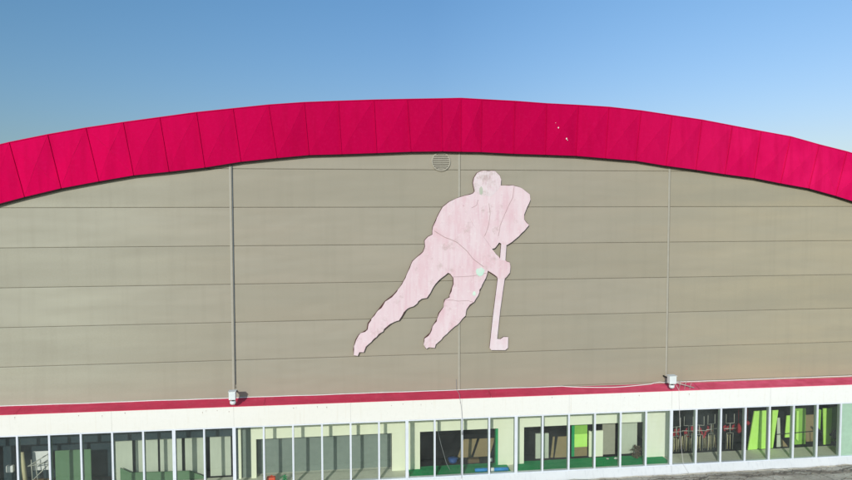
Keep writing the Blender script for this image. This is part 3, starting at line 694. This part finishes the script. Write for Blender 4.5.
def seamline(pts, y):
    mb = MB(); mb.tube([(x, y, z) for x, z in pts], .0068, 6); sub(SG, 'seam_line', mb, M['seam'])
seamline([(.072, .059), (.2, -.2), (.345, -.476), (.49, -.66), (.632, -.80), (.866, -1.128)], -.112)
seamline([(.663, -.781), (.73, -.62), (.775, -.472), (.815, -.185), (.78, .1)], -.112)
seamline([(1.479, .573), (1.46, .42), (1.438, .261), (1.32, .03), (1.221, -.187), (1.16, -.33), (1.094, -.485), (1.07, -.65), (1.04, -.784)], -.112)
seamline([(-.219, -1.881), (.1, -1.875), (.35, -1.86), (.71, -1.788)], -.110)
seamline([(-.429, -2.499), (-.2, -2.51), (-.062, -2.539), (.2, -2.53), (.37, -2.58)], -.110)
seamline([(-.706, -.637), (-.424, -.808), (-.25, -.87), (-.083, -.951), (.175, -1.178), (.347, -1.397), (.634, -1.61)], -.119)
seamline([(.48, .2), (.44, .05), (.30, -.02)], -.110)
for i, (x, z) in enumerate(((.7, .5), (1.5, 0), (.3, 0), (-.5, -.6), (-.9, -1.5), (.4, -1.4), (0, -2.2), (-1.7, -2.6), (-2.4, -3.4), (-.6, -3.4), (1.0, -3.2))):
    mb = MB(); mb.box(x - .04, x + .04, -.056, -.008, z - .04, z + .04); sub(SG, 'mounting_bracket', mb, M['signedge'])

# ------------------------------------------------------------------ boxes, cables, wires on the facade
def flood(cx, zc, label, w=.17, h=.21):
    t = empty('wall_camera', (cx, 0, zc - .3), label, 'camera', 'white boxes on arms at the wall joints')
    mb = MB(); mb.box(cx - w / 2, cx + w / 2, -.62, -.45, zc - h / 2, zc + h / 2, bev=.018); sub(t, 'housing', mb, M['housing'])
    mb = MB(); mb.box(cx - w / 2 - .012, cx + w / 2 + .012, -.64, -.44, zc + h / 2 + .002, zc + h / 2 + .012, bev=.004); sub(t, 'rain_hood', mb, M['housing'])
    mb = MB(); mb.tube([(cx + .01, -.46, zc - .02), (cx + .02, -.12, zc - .03), (cx + .02, -.015, zc - .03)], .022, 10); sub(t, 'arm', mb, M['blackp'], True)
    mb = MB(); mb.tube([(cx + .01, -.53, zc - h / 2 - .002), (cx + .01, -.53, zc - h / 2 - .05)], .035, 12); sub(t, 'neck', mb, M['blackp'], True)
    mb = MB(); mb.tube([(cx + .005, -.53, zc - h / 2 - .045), (cx + .005, -.53, zc - h / 2 - .10), (cx + .005, -.53, zc - h / 2 - .13)], [.075, .075, .05], 16); sub(t, 'dome', mb, M['housing'], True)
    return t
flood(-5.965, -4.775, 'white box camera on the left wall joint with a sharp dark shadow beside it')
rf = flood(5.88, -4.785, 'white box camera on the right wall joint beside the pronged bracket', .20, .22)
t = empty('antenna_bracket', (6.2, -.2, -5.05), 'grey pronged antenna bracket sticking out right of the right camera', 'antenna')
mb = MB(); mb.tube([(6.05, -.25, -4.93), (6.30, -.33, -4.99), (6.62, -.40, -5.08)], .014); sub(t, 'boom', mb, M['steel'], True)
for k in range(4):
    x = 6.12 + k * .13; z = -4.95 - k * .038; y = -.27 - k * .035
    mb = MB(); mb.tube([(x + .04, y, z + .12), (x, y, z), (x - .03, y - .02, z - .13)], .006, 6); sub(t, 'prong', mb, M['steel'], True)
mb = MB(); mb.tube([(6.02, -.05, -4.97), (6.05, -.25, -4.93)], .02); sub(t, 'foot', mb, M['steel'], True)
# conduit down the left joint
mb = MB(); mb.tube([(-5.968, -.034, 1.1), (-5.968, -.034, -4.6), (-5.97, -.06, -4.72)], .010, 8)
thing1('conduit', mb, M['conduit'], 'thin grey conduit running down the left wall joint to the white camera', 'pipe', smooth=True)
# white cable along the top of the flashing
pts = []
for i in range(-160, 161):
    x = i * .1; z = -4.998 + T(x) * .5 + .003 * math.sin(x * 2.1) + .002 * math.sin(x * 5.3); y = -.025
    if 2.9 < x < 5.8:
        u = (x - 2.9) / 2.9; y = -.025 - .16 * math.sin(math.pi * u); z -= .048 * math.sin(math.pi * u) ** .8 * (1 - .5 * u) - .035 * u * 0
    if 5.6 < x < 5.9: z += .02
    pts.append((x, y, z))
mb = MB(); mb.tube(pts, .0125, 6); thing1('white_cable', mb, M['cable'], 'long white cable lying along the crimson flashing, sagging left of the right camera', 'cable', smooth=True)
t_ = [(-.085, -.415, -4.99), (-.07, -.425, -5.12), (-.037, -.43, -5.30), (-.012, -.43, -5.55), (.005, -.43, -5.845), (-.012, -.43, -6.4), (-.018, -.43, -7.0), (-.02, -.44, -7.30)]
mb = MB(); mb.tube([(-.10, -.03, -4.7), (-.09, -.05, -4.99)] + t_, .0048, 6); mb.tube([(.0, -.432, -6.02), (.0, -.432, -6.10)], .022, 8)
thing1('hanging_wire', mb, M['wire'], 'dark thin wire hanging down over the white band at the middle joint', 'wire', smooth=True)
mb = MB(); mb.tube([(6.10, -.36, -4.99), (6.157, -.425, -5.12), (6.165, -.43, -5.406), (6.19, -.43, -5.9), (6.211, -.43, -6.262), (6.26, -.43, -6.8), (6.32, -.44, -7.25), (6.45, -.56, -7.5)], .0042, 6)
thing1('hanging_wire', mb, M['cable'], 'pale thin wire hanging below the right camera in front of the dark panes', 'wire', smooth=True)

# ------------------------------------------------------------------ low roof in front, ground
RZ = -7.475
def hfun(x, y):
    return .008 * math.sin(x * 3.1 + y * 2) + .006 * math.sin(x * 7.7 - y * 5) + .004 * math.sin(x * 17 + y * 13)
mb = MB(); V = []; F = []; nx, ny = 340, 46
for i in range(nx + 1):
    for j in range(ny + 1):
        x = -17 + 34 * i / nx; y = -.47 - 5.5 * (j / ny) ** 1.5
        V.append((x, y, RZ + T(x) * .6 + hfun(x, y) + random.uniform(-.003, .003)))
for i in range(nx):
    for j in range(ny): a = i * (ny + 1) + j; F.append((a, a + ny + 1, a + ny + 2, a + 1))
mb.add(V, F); RF = empty('low_roof', (0, -3, RZ - .3), 'weathered grey membrane roof with cracks in front of the gallery', 'roof')
sub(RF, 'membrane', mb, M['membrane'], True)
mb = MB(); mb.box(-17, 17, -6.2, -.52, -11, RZ - .06); sub(RF, 'roof_base', mb, M['wall'])
# tarred tears and lifted seams along the membrane
q = random.Random(21)
def tear(x0, x1, y0, amp, wmax, name='crack', m='tar', lift=.010, seed=0):
    qq = random.Random(seed); mb = MB(); V = []; F = []; n = int((x1 - x0) / .05); y = y0; w = wmax * .5
    for i in range(n + 1):
        x = x0 + (x1 - x0) * i / n; y += qq.gauss(0, amp); y += (y0 - y) * .08; w = max(.004, min(wmax, w + qq.gauss(0, wmax * .35)))
        b = RZ + T(x) * .6 + hfun(x, y) + lift
        V += [(x, y - w, b + qq.uniform(0, .004)), (x, y, b + .012 + qq.uniform(0, .012)), (x, y + w, b + qq.uniform(0, .004))]
    for i in range(n):
        for k in range(2): F.append((i * 3 + k, (i + 1) * 3 + k, (i + 1) * 3 + k + 1, i * 3 + k + 1))
    mb.add(V, F); sub(RF, name, mb, M[m])
tear(-16, 16, -.78, .02, .035, seed=1); tear(-16, 16, -1.02, .03, .03, seed=2); tear(6.5, 16, -.92, .03, .05, seed=3)
tear(-16, 16, -1.5, .03, .03, seed=4); tear(-16, 16, -2.2, .03, .03, seed=5)
tear(-16, 16, -.60, .012, .03, 'lap_edge', 'membrane', .014, seed=6)
for k in range(16):
    x = -15 + k * 1.95 + q.uniform(-.3, .3); mb = MB(); V = []; F = []
    xx = x
    for i in range(40):
        y = -.8 - i * .05; xx += q.gauss(.012, .012); w = q.uniform(.006, .016); b = RZ + T(xx) * .6 + hfun(xx, y) + .012
        V += [(xx - w, y, b), (xx + w, y, b)]
    for i in range(39): F.append((i * 2, i * 2 + 1, i * 2 + 3, i * 2 + 2))
    mb.add(V, F); sub(RF, 'crack', mb, M['tar'])
mb = MB()
for k in range(700):
    x = q.uniform(1, 15) if k % 2 else q.uniform(-15, 15); y = -.52 - abs(q.gauss(0, .45)); s_ = q.uniform(.006, .022); z = RZ + T(x) * .6 + hfun(x, y) + .006
    a = q.uniform(0, 3); c_, n_ = math.cos(a), math.sin(a)
    mb.add([(x + c_ * s_, y + n_ * s_, z), (x - n_ * s_ * .6, y + c_ * s_ * .6, z), (x - c_ * s_, y - n_ * s_, z), (x + n_ * s_ * .5, y - c_ * s_ * .5, z), (x, y, z + s_ * .7)],
           [(0, 1, 4), (1, 2, 4), (2, 3, 4), (3, 0, 4)])
g = mb.build('roof_grit', M['brown']); tag(g, 'loose grit and leaf litter scattered on the membrane by the sill', 'litter', kind='stuff')

mb = MB(); mb.add([(-900, -900, -11), (900, -900, -11), (900, 1500, -11), (-900, 1500, -11)], [(0, 1, 2, 3)])
tag(mb.build('ground', M['ground']), kind='structure')

# ------------------------------------------------------------------ sun, sky, camera
SUN_EL, SUN_AZ = R(21), R(20)      # azimuth left of the facade's normal, behind the camera
sdir = Vector((-math.sin(SUN_AZ) * math.cos(SUN_EL), -math.cos(SUN_AZ) * math.cos(SUN_EL), math.sin(SUN_EL)))
ld = bpy.data.lights.new('sun', 'SUN'); ld.energy = 2.85; ld.angle = R(.53); ld.color = (1, .965, .90)
lo = bpy.data.objects.new('sun', ld); COL.objects.link(lo); lo.rotation_euler = sdir.to_track_quat('Z', 'Y').to_euler(); lo.location = (-10, -30, 20)

w = bpy.data.worlds.new('World'); S.world = w; w.use_nodes = True
nt = w.node_tree; N = nt.nodes; L = nt.links
sky = N.new('ShaderNodeTexSky'); sky.sky_type = 'NISHITA'; sky.sun_disc = False
sky.sun_elevation = SUN_EL; sky.sun_rotation = math.atan2(sdir.x, sdir.y)
sky.air_density = 1.0; sky.dust_density = 1.2; sky.ozone_density = 1.5; sky.altitude = 100
bg = N['Background']; bg.inputs[1].default_value = .10
# haze: the sky pales towards the right and greys towards the left horizon
tc = N.new('ShaderNodeTexCoord'); sx = N.new('ShaderNodeSeparateXYZ'); L.new(tc.outputs['Generated'], sx.inputs[0])
def mr(src, a, b, c, d):
    m_ = N.new('ShaderNodeMapRange'); m_.inputs[1].default_value = a; m_.inputs[2].default_value = b; m_.inputs[3].default_value = c; m_.inputs[4].default_value = d
    L.new(src, m_.inputs[0]); return m_.outputs[0]
SKY_GAIN = 1.0
gx = mr(sx.outputs['X'], -.45, .65, 0, 1)
tl = mixc(nt, mr(sx.outputs['X'], -.50, .13, 0, 1), (.64, .90, 1.05), (.69, .91, 1.13))
tint = mixc(nt, mr(sx.outputs['X'], .13, .68, 0, 1), tl, (1.18, 1.36, 1.56))
vert = mixc(nt, mr(sx.outputs['Z'], .10, .32, 0, 1), (.98, .87, .88), (.98, 1.08, 1.07))
tint = mixc(nt, 1.0, tint, vert, 'MULTIPLY')
c = mixc(nt, 1.0, sky.outputs[0], tint, 'MULTIPLY')
L.new(c, bg.inputs[0])

cam = bpy.data.cameras.new('camera'); co = bpy.data.objects.new('camera', cam); COL.objects.link(co); S.camera = co
cam.sensor_width = 36; cam.lens = 662 / 852 * 36; cam.clip_end = 5000; cam.clip_start = .1
yaw, pitch, roll = .128, -.0498, -.0015
f = Vector((math.sin(yaw) * math.cos(pitch), math.cos(yaw) * math.cos(pitch), math.sin(pitch)))
r_ = Vector((math.cos(yaw), -math.sin(yaw), 0)); u = r_.cross(f)
c_, s_ = math.cos(roll), math.sin(roll)
rr_, uu = c_ * r_ + s_ * u, -s_ * r_ + c_ * u
co.matrix_world = Matrix(((rr_.x, uu.x, -f.x, -3.1966), (rr_.y, uu.y, -f.y, -17.6707), (rr_.z, uu.z, -f.z, .0065), (0, 0, 0, 1)))

S.view_settings.view_transform = 'Standard'; S.view_settings.look = 'None'; S.view_settings.exposure = 0
S.cycles.max_bounces = 8; S.cycles.transparent_max_bounces = 12
S.render.film_transparent = False
